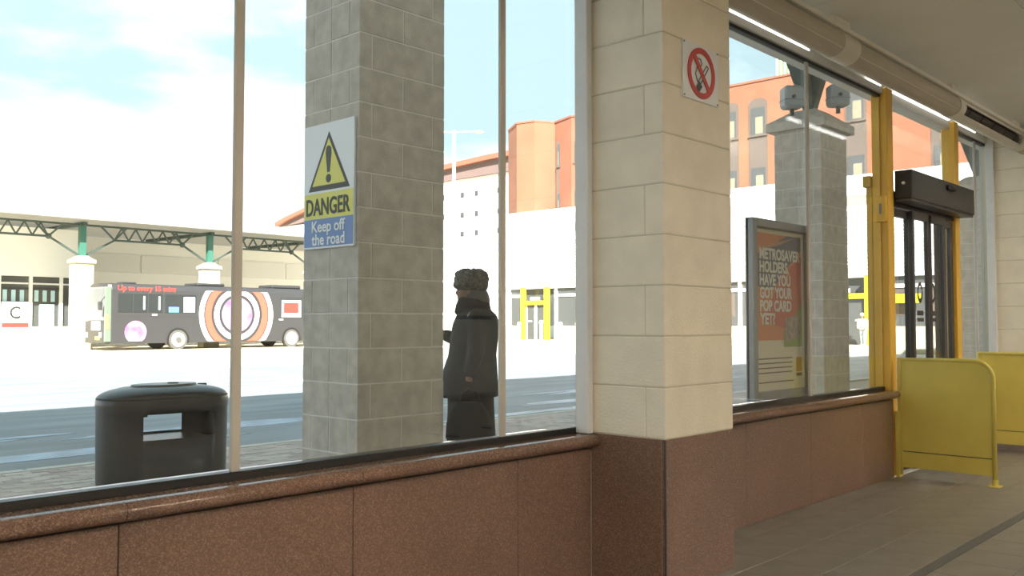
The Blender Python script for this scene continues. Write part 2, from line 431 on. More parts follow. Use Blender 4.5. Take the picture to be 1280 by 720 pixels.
# no smoking sign
ns = empty('no_smoking_sign', (3.69, 2.23, 2.337), label='square white no smoking sign with red ring on cream column', cat='sign')
box('plate', -.155, .155, -.006, .003, -.133, .133, M['signwhite'], ns, .002)
def ring_poly(ri, ro, cx, cz, y, dy, n=48, rmax=None, name='ring', m=None, parent=None):
    b = bmesh.new(); V = []
    for i in range(n):
        t = 2*pi*i/n
        lim = rmax(t) if rmax else 9e9
        a, c = min(ri, lim), min(ro, lim)
        V.append([b.verts.new((cx+r*cos(t), yy, cz+r*sin(t))) for r, yy in ((a, y), (c, y), (a, y+dy), (c, y+dy))])
    for i in range(n):
        p, q = V[i], V[(i+1) % n]
        if (p[1].co-p[0].co).length < 1e-5 and (q[1].co-q[0].co).length < 1e-5: continue
        b.faces.new((p[0], p[1], q[1], q[0])); b.faces.new((p[2], q[2], q[3], p[3]))
        b.faces.new((p[1], p[3], q[3], q[1])); b.faces.new((p[0], q[0], q[2], p[2]))
    bmesh.ops.recalc_face_normals(b, faces=b.faces[:])
    me = D.meshes.new(name); b.to_mesh(me); b.free()
    return link(name, me, m, parent)
ring_poly(.092, .119, 0, 0, -.010, .004, name='prohibition_ring', m=M['red'], parent=ns)
B().bar((-.066, -.010, .078), (.066, -.010, -.078), .003, .024).build('cigarette', M['red'], ns).name = 'prohibition_bar'
cg = B(); cg.bar((.062, -.0085, .035), (-.012, -.0085, -.055), .002, .004).bar((.045, -.0085, .046), (-.03, -.0085, -.044), .002, .004).bar((.062, -.0085, .035), (.045, -.0085, .046), .002, .004)
cg.build('cigarette', M['black'], ns)
B().bar((-.008, -.0085, -.050), (-.036, -.0085, -.082), .002, .034).build('cigarette_tip', M['black'], ns)
sm = B()
pp = [(-.035, -.045), (-.052, -.01), (-.04, .022), (-.01, .028), (.004, .045), (-.008, .066), (-.04, .066), (-.058, .05)]
for a, b in zip(pp, pp[1:]): sm.bar((a[0], -.0085, a[1]), (b[0], -.0085, b[1]), .002, .0045)
sm.build('smoke', M['black'], ns)
for x in (-.145, .145):
    for z in (-.123, .123): B().tube((x, -.008, z), (x, -.003, z), .005, n=8).build('screw', M['binmetal'], ns)

# ================================================================ overhead heater tube
hx0, hx1 = -1.0, 12.2; hy, hz, hr = 2.345, 2.900, .083
ht = empty('ceiling_duct', (hx0, hy, hz), label='long round beige duct cover hung below the ceiling along the glazing', cat='duct')
def X_(x): return x-hx0
segs = [(-1.0, 1.9), (2.05, 5.42), (5.66, 7.63), (7.76, 9.42), (9.60, 12.2)]
for i, (a, b) in enumerate(segs):
    if i == 3:
        bb = B()
        n = 28; rings = []
        for x in (a, b):
            rings.append([(X_(x), hr*cos(t), hr*sin(t)) for t in [R(205)-R(300)*k/n for k in range(n+1)]])
        vr = [[bb.b.verts.new(p) for p in r] for r in rings]
        for k in range(n):
            t = 205-300*k/n
            bb.b.faces.new((vr[0][k], vr[0][k+1], vr[1][k+1], vr[1][k]))
        # start angle 205..-95: opening is the near side (towards -Y, below)
        me = bb.mesh('cover'); 
        for v in me.vertices:
            y, z = v.co.y, v.co.z
        o = link('open_cover', me, M['ring'], ht); o.rotation_euler = (R(0), 0, 0)
        md = o.modifiers.new('s', 'SOLIDIFY'); md.thickness = .004
        # rotate the opening to face the hall
        for v in me.vertices:
            y, z = v.co.y, v.co.z; a_ = R(-42); v.co.y = y*cos(a_)-z*sin(a_); v.co.z = y*sin(a_)+z*cos(a_)
        g = B()
        for t in (188, 200, 212, 224):
            g.bar((X_(a), .074*cos(R(t)), .074*sin(R(t))), (X_(b), .074*cos(R(t)), .074*sin(R(t))), .004, .004)
        for k in range(5):
            x = X_(a+(b-a)*(k+.5)/5); g.bar((x, -.03, -.06), (x, -.075, .005), .006, .012)
        g.build('grille', M['grille'], ht)
        B().tube((X_(a), 0, 0), (X_(b), 0, 0), .055, n=20).build('inner_coil', M['grille'], ht)
    else:
        o = B().tube((X_(a), 0, 0), (X_(b), 0, 0), hr, n=36).build('tube_cover', M['tube'], ht); smooth_mod(o)
        B().bar((X_(a), -hr*.86, -hr*.52), (X_(b), -hr*.86, -hr*.52), .005, .004).build('cover_seam', M['ring'], ht)
for a, b in ((1.9, 2.05), (5.42, 5.66), (7.63, 7.76), (9.42, 9.60)):
    o = B().tube((X_(a), 0, 0), (X_(b), 0, 0), hr+.006, n=36).build('collar', M['ring'], ht); smooth_mod(o)
    B().box(X_(a), X_(b), -.02, .02, .08, CZ-hz, .002).build('hanger', M['ring'], ht)
B().box(0, hx1-hx0, -.068, -.035, .075, .105, .004).build('top_rail', M['ring'], ht)

# ================================================================ yellow posts, sliding doors
def ypost(x0, x1, label):
    p = empty('yellow_post', (x0, 2.66, 0), label=label, cat='post')
    box('post_tube', 0, x1-x0, 0, .115, 0, 3.02-.005, M['yellow'], p, .005)
    return p
p1 = ypost(7.145, 7.27, 'tall yellow post at the left side of the sliding doors, with control box')
box('side_flange', -.012, -.001, .055, .115, .66, 3.0, M['yellow'], p1)
box('control_box', -.06, -.012, .0, .075, 1.96, 2.16, M['yellow'], p1, .004)
box('box_lock', -.065, -.06, .03, .045, 2.02, 2.1, M['binmetal'], p1)
p2 = ypost(8.77, 8.88, 'tall yellow post at the right side of the sliding doors')
# outdoor yellow guide post seen through the end of the glass
gp = empty('guide_post', (7.138, 2.782, 0), label='slim yellow post outside the glass, beside the control box', cat='post')
box('post_tube', 0, .04, 0, .045, -.03, 2.30, M['yellow'], gp, .004)
box('post_cap', -.035, .05, -.004, .06, 2.24, 2.33, M['yellow'], gp, .006)
# operator box
ob = empty('door_operator', (7.28, 2.525, 2.15), label='dark grey door operator housing spanning between the yellow posts', cat='door opener')
box('housing', 0, 1.565, 0, .133, 0, .225, M['darkbox'], ob, .006)
box('bottom_lip', .0, 1.565, .01, .13, -.02, -.0005, M['dark'], ob, .003)
box('sensor', .80, .98, -.03, -.0005, .15, .19, M['seal'], ob, .006)
B().tube((.0-.02, .06, .12), (.0-.001, .06, .12), .012).build('status_light', M['alu'], ob)
dr = empty('door_1'); dr['kind'] = 'structure'
box('door_header', 7.275, 8.765, 2.68, 2.76, 2.10, 2.22, M['dark'], dr, .003)
box('overpanel_glass', 7.275, 8.765, 2.72, 2.73, 2.222, 2.94, M['glass'], dr)
box('overpanel_head', 7.275, 8.765, 2.70, 2.76, 2.945, 3.018, M['alu'], dr)
leaves = [(7.275, 7.71), (7.62, 8.07), (7.98, 8.43), (8.36, 8.765)]
for i, (a, b) in enumerate(leaves):
    y = 2.645 if i in (1, 2) else 2.69
    lf = empty('door_leaf', (a, y, 0)); lf.parent = dr
    wd = b-a
    # each leaf: stiles, rails, pane
    for s0, s1 in ((0, .045), (wd-.07, wd)): box('stile', s0, s1, 0, .035, .01, 2.09, M['dark'], lf, .003)
    box('rail', .045, wd-.07, 0, .035, .01, .12, M['dark'], lf); box('rail', .045, wd-.07, 0, .035, 2.03, 2.09, M['dark'], lf)
    box('pane', .045, wd-.07, .014, .020, .12, 2.03, M['doorglass'], lf)
# sticker seen on the centre leaves
for x in (7.80, 8.105):
    st = empty('door_sticker', (x, 2.656, 1.30), label='oval and bars printed on the %s sliding door glass' % ('left' if x < 8 else 'right'), cat='sticker', group='stickers on the sliding doors')
    ring_poly(.036, .06, 0, 0.09, -.001, .002, name='oval_print', m=M['dark'], parent=st, n=24).scale = (1, 1, 1.45)
    box('bar_print', -.075, .075, -.001, .001, -.06, -.02, M['dark'], st); box('bar_print', -.075, .075, -.001, .001, -.11, -.08, M['dark'], st)
tag(box('threshold', 7.27, 8.77, 2.64, 2.94, -.05, .006, M['alu']), kind='structure')

# ================================================================ yellow barriers
def barrier(x, label):
    b = empty('queue_barrier', (x, 2.645, 0), label=label, cat='barrier', group='yellow barriers beside the sliding doors')
    # local -y towards the hall, length .70
    Ln = .69; r = .016; top = .90; rad = .13
    pts = [(0, -.02, .905)]
    path = [(0, -.03, top), (0, -(Ln-rad), top)]
    for i in range(1, 9):
        t = pi/2*i/8; path.append((0, -(Ln-rad)-rad*sin(t), top-rad+rad*cos(t)))
    path.append((0, -Ln, .03))
    f = B(); path = [(0, -.03, .02)]+path; rg = []
    for i, p in enumerate(path):
        a = Vector(path[max(i-1, 0)]); c = Vector(path[min(i+1, len(path)-1)]); t = (c-a).normalized(); nn = Vector((1, 0, 0)); bn = t.cross(nn)
        k = 1.41 if i == 1 else 1
        rg.append([Vector(p)+r*(nn*cos(u)+bn*k*sin(u)) for u in [2*pi*j/12 for j in range(12)]])
    f.loft(rg)
    f.build('frame', M['yellow2'], b, True)
    # panel with rounded corner
    pp = [(-.005, -.04, .20), (-.005, -.04, top-.012)]
    pp.append((-.005, -(Ln-rad), top-.012))
    for i in range(1, 9):
        t = pi/2*i/8; pp.append((-.005, -(Ln-rad)-(rad-.012)*sin(t), top-rad+(rad-.012)*cos(t)))
    pp.append((-.005, -Ln+.012, .20))
    B().poly(pp, (.008, 0, 0)).build('panel', M['yellow2'], b)
    box('kick_panel', -.007, .005, -Ln+.014, -.04, .075, .193, M['yellow2'], b, .002)
    box('joint_strip', .0055, .009, -Ln+.014, -.04, .17, .22, M['dark'], b)
    box('foot_plate', -.05, .05, -Ln-.04, -Ln+.04, 0, .008, M['yellow2'], b, .002)
    B().tube((0, -Ln, .0), (0, -Ln, .05), .022, n=12).build('foot_socket', M['yellow2'], b)
    box('wall_bracket', -.03, .03, -.03, -.0005, .0, .5, M['yellow2'], b, .002)
    return b
barrier(7.205, 'nearer yellow sheet metal barrier with rounded corner by the first post')
barrier(9.20, 'yellow barrier farther back at the right edge, in front of the end window')

# ================================================================ grey block pillars outside
def pillar(x0, y0, label, top, sx=.735, sy=.60):
    p = empty('block_pillar', (x0, y0, 0), label=label, cat='pillar', group='grey block pillars outside the glazing')
    box('core', .004, sx-.004, .004, sy-.004, -.03, top, M['greyjoint'], p)
    z = -.105+.0; k = 0
    th_ = .10
    while z < top-.02:
        h = min(.215, top-z)
        z0 = max(z, -.03)
        def bl(a, b, c, d):
            j = random.uniform(-.0015, .0015)
            box('block', a+(j if a == 0 else 0), b, c+(j if c == 0 else 0), d, z0, z+h, M['grey'], p, .002)
        if k % 2 == 0:
            bl(0, .44*sx/.735-.08, 0, th_); bl(.37, sx, 0, th_)
            bl(0, .36, sy-th_, sy); bl(.37, sx, sy-th_, sy)
            bl(0, th_, th_+.01, sy/2-.005); bl(0, th_, sy/2+.005, sy-th_-.01)
            bl(sx-th_, sx, th_+.01, sy-th_-.01)
        else:
            bl(0, th_, 0, sy/2-.005); bl(0, th_, sy/2+.005, sy)
            bl(th_+.01, sx-th_-.01, 0, th_); bl(sx-th_, sx, 0, sy)
            bl(th_+.01, sx-th_-.01, sy-th_, sy)
        z += .225; k += 1
    return p
# the courses step 225 mm: line up with the photograph
def struts(x0, y0, z0, label, sx=.735, sy=.60):
    s = empty('canopy_strut', (x0+sx/2, y0+sy/2, z0), label=label, cat='strut', group='steel struts on the pillars')
    B().tube((0, 0, 0), (0, 0, .30), .07, n=12).build('post', M['greydark'], s)
    for dx, dy in ((-1.15, 0), (1.15, 0), (0, -.9), (0, .9)):
        B().bar((0, 0, .02), (dx, dy, 6.5-z0-.005), .12, .12).build('arm', M['greydark'], s)
    return s
def cap(p, z, sx=.735, sy=.60):
    o = .075
    B().loft([[(-o, -o, z), (sx+o, -o, z), (sx+o, sy+o, z), (-o, sy+o, z)], [(-o, -o, z+.10), (sx+o, -o, z+.10), (sx+o, sy+o, z+.10), (-o, sy+o, z+.10)],
              [(.18, .15, z+.27), (sx-.18, .15, z+.27), (sx-.18, sy-.15, z+.27), (.18, sy-.15, z+.27)]]).build('cap_stone', M['grey'], p)
PY = 4.655
pA = pillar(3.56, PY-.02, 'large grey block pillar nearest the bin, carrying the danger sign', 3.60); cap(pA, 3.60)
struts(3.56, PY-.02, 3.87, 'steel struts above the danger sign pillar')
pB = pillar(10.42, PY, 'grey block pillar with sloped cap and two grey lamps, behind the poster', 3.53); cap(pB, 3.53)
struts(10.42, PY, 3.80, 'dark green steel struts rising from the capped pillar behind the poster')
pC = pillar(17.27, PY, 'farthest grey block pillar seen through the end window', 3.53); cap(pC, 3.53)
struts(17.27, PY, 3.80, 'steel struts above the farthest grey pillar')
# grey cabinets on pB's cap
def cabinet(x, y, z, label, rz):
    c = empty('floodlight', (x, y, z), rz, label=label, cat='floodlight', group='grey floodlights on the pillar cap')
    box('housing', -.12, .12, -.10, .10, .03, .30, M['floodlight'], c, .03)
    B().tube((-.02, -.12, .16), (-.02, -.098, .16), .022).build('lens', M['seal'], c)
    box('bracket', -.02, .02, -.02, .02, -.05, .05, M['greydark'], c)
    box('seam', -.122, .122, -.102, .102, .125, .13, M['greydark'], c)
cabinet(10.42-.09, PY+.32, 3.74, 'left grey floodlight box on the pillar cap', R(-40))
cabinet(10.42+.43, PY-.03, 3.80, 'right grey floodlight box on the pillar cap', R(-40))

# danger sign on pillar A, face -X.  reading direction: +Y is far -> text runs from far (left) to near (right) : -Y
ds = empty('danger_sign', (3.548, PY-.02, 0), label='white yellow and blue danger sign on the grey block pillar', cat='sign')
y_far, y_near = .575, .025; zt, zb = 2.495, 1.668
box('plate', -.006, .010, y_near, y_far, zb, zt, M['signwhite'], ds, .001)
box('yellow_band', -.0075, -.0055, y_near+.008, y_far-.008, 1.865, 2.035, M['signyellow'], ds)
box('blue_band', -.0075, -.0055, y_near+.008, y_far-.008, zb+.012, 1.864, M['signblue'], ds)
def tri(s, x, m, nm):
    cy, cz_ = .295, 2.22; h = .385*s
    B().poly([(x, cy, cz_+h*.56), (x, cy+h*.585, cz_-h*.44), (x, cy-h*.585, cz_-h*.44)], (.0015, 0, 0)).build(nm, m, ds)
tri(1.0, -.0075, M['black'], 'triangle_border'); tri(.80, -.009, M['signyellow'], 'triangle_field')
B().loft([[(-.0105+d, .295+r*cos(t), z) for t, d in ((0, 0), (pi, 0), (pi, .001), (0, .001))] for z, r in ((2.165, .013), (2.29, .031), (2.325, .028), (2.34, .012))]).build('exclamation_bar', M['black'], ds)
B().tube((-.0105, .295, 2.125), (-.009, .295, 2.125), .028, n=20).build('exclamation_dot', M['black'], ds)
text('lettering', 'DANGER', .155, M['black'], ds, (-.0085, .543, 1.892), (0, -1), width=.48, bold=.003)
text('lettering', 'Keep', .105, M['printwhite'], ds, (-.0085, .478, 1.778), (0, -1), width=.215, bold=.002)
text('lettering', 'off', .105, M['printwhite'], ds, (-.0085, .232, 1.778), (0, -1), width=.118, bold=.002)
text('lettering', 'the road', .105, M['printwhite'], ds, (-.0085, .478, 1.692), (0, -1), width=.36, bold=.002)

# ================================================================ poster case in window 2
pc = empty('poster_case', (5.14, 2.735, .69), label='grey framed poster case with orange travel card advert behind the glass', cat='poster case')
W_, H_ = .80, 1.145
box('back_panel', 0, W_, .04, .06, 0, H_, M['postergrey'], pc)
for a in ((0, .05, 0, H_), (W_-.05, W_, 0, H_)): box('frame_side', a[0], a[1], 0, .06, a[2], a[3], M['postergrey'], pc, .008)
for a in ((0, .055), (H_-.055, H_)): box('frame_rail', .05, W_-.05, 0, .06, a[0], a[1], M['postergrey'], pc, .006)
pp_ = box('poster', .052, W_-.052, .030, .038, .056, H_-.056, M['paper'], pc)
def pr_(nm, m, pts, y): return B().poly([(x, y, z) for x, z in pts], (0, .001, 0)).build(nm, m, pp_)
pr_('orange_field', M['porange'], [(.09, .375), (.70, .375), (.70, 1.06), (.09, 1.06)], .0285)
pr_('blue_field', M['pblue'], [(.09, .72), (.09, .92), (.50, 1.06), (.70, 1.06), (.70, .97), (.45, .82), (.30, .70)], .0275)
pr_('red_field', M['pred'], [(.18, .50), (.40, .78), (.70, .93), (.70, .58), (.45, .45)], .0265)
pr_('peach_stripe', M['ppeach'], [(.09, .975), (.42, 1.02), (.62, 1.055), (.38, .99), (.09, .945)], .0255)
pr_('green_field', M['pgreen'], [(.44, .33), (.70, .33), (.70, .62), (.56, .50), (.44, .44)], .0255)
pr_('travel_card', M['pcard'], [(.46, .36), (.67, .40), (.67, .54), (.46, .52)], .0245)
pr_('amber_logo', M['pamber'], [(.62, .165), (.70, .165), (.70, .26), (.62, .26)], .0285)
pr_('amber_logo', M['black'], [(.62, .135), (.70, .135), (.70, .155), (.62, .155)], .0285)
for k, (z, wd) in enumerate(((.255, .46), (.225, .46), (.195, .46), (.165, .46), (.105, .48))):
    pr_('small_print', M['spandrel'], [(.10, z), (.10+wd, z), (.10+wd, z+.008), (.10, z+.008)], .0285)
for i, (t, wd) in enumerate((('METROSAVER', .56), ('HOLDERS,', .40), ('HAVE YOU', .42), ('GOT YOUR', .44), ('POP CARD', .43), ('YET?', .20))):
    text('lettering', t, .097, M['printwhite'], pp_, (.115, .0235, .895-i*.083), (1, 0), width=wd, bold=.0035, ext=.0006)
box('case_glass', .052, W_-.052, .006, .010, .056, H_-.056, M['glass'], pc)

# ================================================================ litter bin
def litter_bin(x, y):
    b_ = empty('litter_bin', (x, y, -.03), 0, label='large oval black litter bin with open slot standing on the pavement', cat='litter bin')
    a, c = .49, .295
    def se(t, sx, sy, e=2.5):
        return (sx*math.copysign(abs(cos(t))**(2/e), cos(t)), sy*math.copysign(abs(sin(t))**(2/e), sin(t)))
    n = 96
    prof = [(.93, .0), (.95, .03), (.97, .05), (.985, .36), (.99, .545), (1.0, .60), (1.0, .64), (.985, .66)]
    zs = [0, .03, .05, .36, .37, .53, .545, .60, .64, .66]
    sc_ = [.97, .97, .975, .985, .985, .99, .99, 1.0, 1.0, .985]
    me = bmesh.new(); rings = []
    for z, s in zip(zs, sc_):
        rings.append([me.verts.new((*se(2*pi*i/n, a*s, c*s), z)) for i in range(n)])
    for k in range(len(zs)-1):
        for i in range(n):
            j = (i+1) % n
            mx = abs((rings[k][i].co.x+rings[k][j].co.x)/2)
            if zs[k] >= .35 and zs[k+1] <= .546 and mx < .265: continue
            me.faces.new((rings[k][i], rings[k][j], rings[k+1][j], rings[k+1][i]))
    m = D.meshes.new('shell'); me.to_mesh(m); me.free()
    for p in m.polygons: p.use_smooth = True
    o = link('shell', m, M['bin'], b_)
    md = o.modifiers.new('s', 'SOLIDIFY'); md.thickness = .012; md.offset = -1
    # slot surround
    q = B()
    q.box(-.30, .30, -c*.85, c*.85, .325, .345)
    q.box(-.30, .30, -c*.85, c*.85, .555, .57)
    q.build('slot_liner', M['bin'], b_)
    # domed lid
    L_ = []
    for s, z in ((.995, .655), (.97, .672), (.90, .695), (.78, .715), (.62, .73), (.45, .738), (.2, .741), (.02, .742)):
        L_.append([(*se(2*pi*i/n, a*s, c*s, 2.5 if s > .6 else 2.1), z) for i in range(n)])
    o = B().loft(L_).build('lid', M['bin'], b_, True)
    # stub plate and fittings
    o = B().loft([[(*se(2*pi*i/48, .25*s, .15*s, 2), z) for i in range(48)] for s, z in ((1, .728), (1, .747), (.96, .749))]).build('stub_plate', M['binmetal'], b_)
    B().tube((.06, -.02, .745), (.06, -.02, .757), .04, n=16).build('lock', M['seal'], b_)
    B().tube((.31, .0, .715), (.31, 0, .738), .035, n=16).build('hinge_boss', M['seal'], b_)
    # base flange
    B().loft([[(*se(2*pi*i/n, a*s, c*s), z) for i in range(n)] for s, z in ((1.015, 0), (1.015, .012), (.98, .025))]).build('base_flange', M['bin'], b_)
    return b_
litter_bin(3.30, 6.676)

# ================================================================ people
def remesh_obj(bb, name, m, parent, vox=.012, smooth=6):
    me = bb.mesh(name); o = link(name, me, m, parent)
    r = o.modifiers.new('r', 'REMESH'); r.mode = 'VOXEL'; r.voxel_size = vox; r.use_smooth_shade = True
    s = o.modifiers.new('s', 'SMOOTH'); s.factor = .5; s.iterations = smooth
    return o
def limb(bb, pts):
    for (p, r), (q, r2) in zip(pts, pts[1:]): bb.tube(p, q, r, r2, n=14)
    for p, r in pts: bb.ball(p, r*.995, 14)
def hand(bb, w_, d, up, sc=1.0, curl=.6):
    """palm + five separate fingers; w_ wrist, d direction, up = thumb side"""
    w_ = Vector(w_); d = Vector(d).normalized(); up = Vector(up).normalized(); n = d.cross(up).normalized()
    for k in range(5):
        o = (k-2)*.016*sc
        bb.tube(w_+up*o*.6, w_+d*.085*sc+up*o, .012*sc, .012*sc, n=8)
    for k, ln in enumerate((.058, .070, .076, .068)):
        base = w_+d*.088*sc+up*((k-1.5)*.021*sc)
        a = base+(d*cos(.3)+n*sin(.3))*ln*.5*sc
        b = a+(d*cos(.3+curl)+n*sin(.3+curl))*ln*.33*sc
        c = b+(d*cos(.3+curl*2)+n*sin(.3+curl*2))*ln*.3*sc
        limb(bb, [(base, .0088*sc), (a, .0084*sc), (b, .0078*sc), (c, .007*sc)])
    t0 = w_+d*.03*sc+up*.030*sc; t1 = t0+(d*.6+up*.7+n*.2).normalized()*.04*sc; t2 = t1+(d*.9+up*.25+n*.3).normalized()*.03*sc
    limb(bb, [(t0, .012*sc), (t1, .0095*sc), (t2, .0085*sc)])
def rings_xy(secs, n=28):
    """secs: (cx, cy, z, rx, ry)"""
    return [[(cx+rx*cos(2*pi*i/n), cy+ry*sin(2*pi*i/n), z) for i in range(n)] for cx, cy, z, rx, ry in secs]
def person_near():
    # local +x = the way the person faces; +y = to the person's left (towards the camera side)
    ang = math.atan2(.73, -.68)
    P = empty('person', (5.185, 5.276, -.03), ang, label='person in dark coat and fuzzy grey hat standing beside the grey block pillar', cat='person')
    z0 = .03
    b = B()
    # head
    b.ball((.015, 0, 1.48), (.090, .075, .115), 20); b.ball((.055, 0, 1.43), (.055, .052, .065), 14)
    b.ball((.108, 0, 1.452), (.020, .014, .020), 10); b.ball((.098, 0, 1.475), (.014, .011, .028), 10)
    b.ball((.092, 0, 1.405), (.016, .024, .009), 10); b.ball((.085, 0, 1.375), (.026, .028, .02), 10)
    for s in (-1, 1):
        b.ball((.0, s*.077, 1.46), (.020, .010, .032), 10); b.ball((.085, s*.03, 1.495), (.014, .02, .010), 10)
    b.tube((0, 0, 1.28), (.01, 0, 1.42), .058, .052, n=16)
    # torso
    b.loft(rings_xy([(0, 0, .86, .13, .17), (-.01, 0, .98, .12, .155), (-.02, 0, 1.10, .12, .16), (-.03, 0, 1.22, .115, .18), (-.03, 0, 1.29, .08, .14), (-.01, 0, 1.33, .05, .06)]))
    for s in (-1, 1):
        limb(b, [((0, s*.09, .88), .095), ((.0, s*.095, .50), .062), ((-.02, s*.095, .12), .043)])
        limb(b, [((-.02, s*.095, .09), .042), ((.06, s*.10, .045), .036), ((.14, s*.105, .035), .030)])
    # right arm forwards (far side), left arm down holding the bag
    limb(b, [((-.03, -.17, 1.25), .055), ((.02, -.20, 1.02), .047), ((.23, -.13, 1.12), .033)]); hand(b, (.235, -.13, 1.12), (1, .3, .15), (0, 0, 1), 1.0, .7)
    limb(b, [((-.03, .17, 1.25), .055), ((-.05, .22, 1.00), .047), ((.0, .235, .78), .033)]); hand(b, (.0, .235, .78), (.05, 0, -1), (1, 0, 0), 1.0, .9)
    body = remesh_obj(b, 'body', M['skin'], P, .008, 3)
    # eyes
    for s in (-1, 1): B().ball((.094, s*.030, 1.478), .009, 10).build('eye', M['black'], P, True)
    # trousers / skirt, clothing follows the body
    sk = B(); sk.loft(rings_xy([(0, 0, .92, .155, .19), (.0, 0, .75, .185, .205), (-.005, 0, .50, .19, .21), (-.005, 0, .30, .20, .225), (-.005, 0, .26, .198, .222)]))
    remesh_obj(sk, 'skirt', M['coat'], P, .015, 4)
    ct = B()
    ct.loft(rings_xy([(.025, 0, .615, .255, .26), (.02, 0, .66, .25, .262), (.005, 0, .80, .225, .245), (-.015, 0, .95, .195, .225), (-.03, 0, 1.08, .195, .225), (-.045, 0, 1.20, .19, .225), (-.05, 0, 1.27, .165, .195), (-.03, 0, 1.33, .12, .13), (-.02, 0, 1.375, .09, .10)], 32))
    limb(ct, [((-.05, -.17, 1.24), .075), ((.01, -.22, 1.02), .066), ((.20, -.14, 1.105), .052)])
    limb(ct, [((-.05, .17, 1.24), .075), ((-.06, .235, 1.00), .066), ((-.01, .245, .83), .052)])
    remesh_obj(ct, 'coat', M['coat'], P, .013, 5)
    sf = B()
    for z, r in ((1.30, .125), (1.345, .115), (1.385, .098)):
        pts = [((-.02+r*cos(t)), r*.95*sin(t), z+.008*sin(3*t)) for t in [2*pi*i/20 for i in range(21)]]
        for p, q in zip(pts, pts[1:]): sf.tube(p, q, .03, n=8)
    remesh_obj(sf, 'scarf', M['coat'], P, .013, 4)
    h = B(); h.ball((-.04, 0, 1.44), (.095, .098, .10), 18); h.ball((-.065, 0, 1.39), (.095, .11, .11), 14)
    remesh_obj(h, 'hair', M['hair'], P, .012, 3)
    h = B(); h.ball((-.005, 0, 1.545), (.143, .13, .10), 24); h.ball((.01, 0, 1.515), (.135, .122, .055), 24); h.ball((-.06, 0, 1.51), (.085, .115, .07), 16)
    for i in range(150):
        t = random.uniform(0, 2*pi); f = random.uniform(.1, pi/2)
        h.ball((-.005+.136*cos(t)*sin(f+.3), .122*sin(t)*sin(f+.3), 1.54+.10*cos(f)), random.uniform(.010, .017), 6)
    remesh_obj(h, 'fuzzy_hat', M['hat'], P, .008, 1)
    for s in (-1, 1):
        q = B(); q.ball((.05, s*.10, .045), (.14, .05, .042), 16); q.ball((-.03, s*.097, .07), (.055, .048, .06), 12)
        remesh_obj(q, 'shoe', M['shoe'], P, .01, 3)
    return P
PN = person_near()
# bag held in the person's near hand
bagc = empty('shopping_bag', (5.185, 5.276, 0), math.atan2(.73, -.68), label='slouchy dark cloth bag hanging at the side of the person in dark coat', cat='bag')
bb = B(); bb.loft(rings_xy([(-.01, .345, .27, .17, .05), (-.01, .345, .30, .185, .06), (-.01, .345, .40, .18, .065), (0, .345, .50, .15, .05), (0, .335, .57, .10, .03)], 24)); o = bb.build('bag_body', M['coat'], bagc, True)
hp = [(-.09, .335, .56), (-.07, .31, .64), (-.01, .275, .665), (.05, .31, .64), (.08, .335, .56)]
bb = B()
for p, q in zip(hp, hp[1:]): bb.tube(p, q, .008, n=8)
bb.build('handle', M['coat'], bagc, True)

def person_far():
    P = empty('person', (45.0, 18.06, .12), R(185), label='far person in cream jacket and pale jeans leaning by the far entrance', cat='person')
    b = B()
    b.ball((.20, 0, 1.46), (.10, .08, .12), 16); b.ball((.29, 0, 1.44), (.02, .015, .02), 8); b.tube((.10, 0, 1.28), (.18, 0, 1.40), .055, n=12)
    b.loft(rings_xy([(0, 0, .85, .12, .16), (.02, 0, 1.0, .12, .16), (.08, 0, 1.2, .12, .19), (.11, 0, 1.30, .08, .13)]))
    for s in (-1, 1):
        limb(b, [((0, s*.09, .88), .095), ((.03+s*.05, s*.10, .48), .062), ((s*.10, s*.10, .08), .042)]); limb(b, [((s*.10, s*.10, .05), .04), ((s*.10+.14, s*.10, .03), .03)])
        limb(b, [((.09, s*.18, 1.25), .05), ((.12, s*.22, 1.0), .042), ((.28, s*.18, .85), .03)]); hand(b, (.28, s*.18, .85), (.8, 0, -.5), (0, s*-1, 0), 1, .6)
    remesh_obj(b, 'body', M['skin'], P, .012, 3)
    j = B(); j.loft(rings_xy([(0, 0, .78, .20, .23), (0, 0, .95, .17, .215), (.04, 0, 1.1, .17, .22), (.08, 0, 1.24, .15, .22), (.11, 0, 1.32, .09, .13)]))
    for s in (-1, 1): limb(j, [((.09, s*.18, 1.25), .072), ((.12, s*.23, 1.0), .062), ((.26, s*.18, .87), .048)])
    remesh_obj(j, 'jacket', M['creamcoat'], P, .02, 3)
    h = B(); h.ball((.18, 0, 1.51), (.125, .105, .10), 14); remesh_obj(h, 'hood', M['creamcoat'], P, .015, 2)
    t = B()
    for s in (-1, 1): limb(t, [((0, s*.09, .86), .115), ((.03+s*.05, s*.10, .48), .080), ((s*.10, s*.10, .10), .068)])
    remesh_obj(t, 'jeans', M['jeans'], P, .015, 3)
    for s in (-1, 1):
        q = B(); q.ball((s*.10+.05, s*.10, .04), (.14, .05, .045), 12); q.build('shoe', M['buswhite'], P, True)
person_far()

# ================================================================ the far side: platform, canopy, facades
tag(box('far_platform', 38.6, 60, 5, 44.0, -.1, .12, M['beige']), kind='structure')
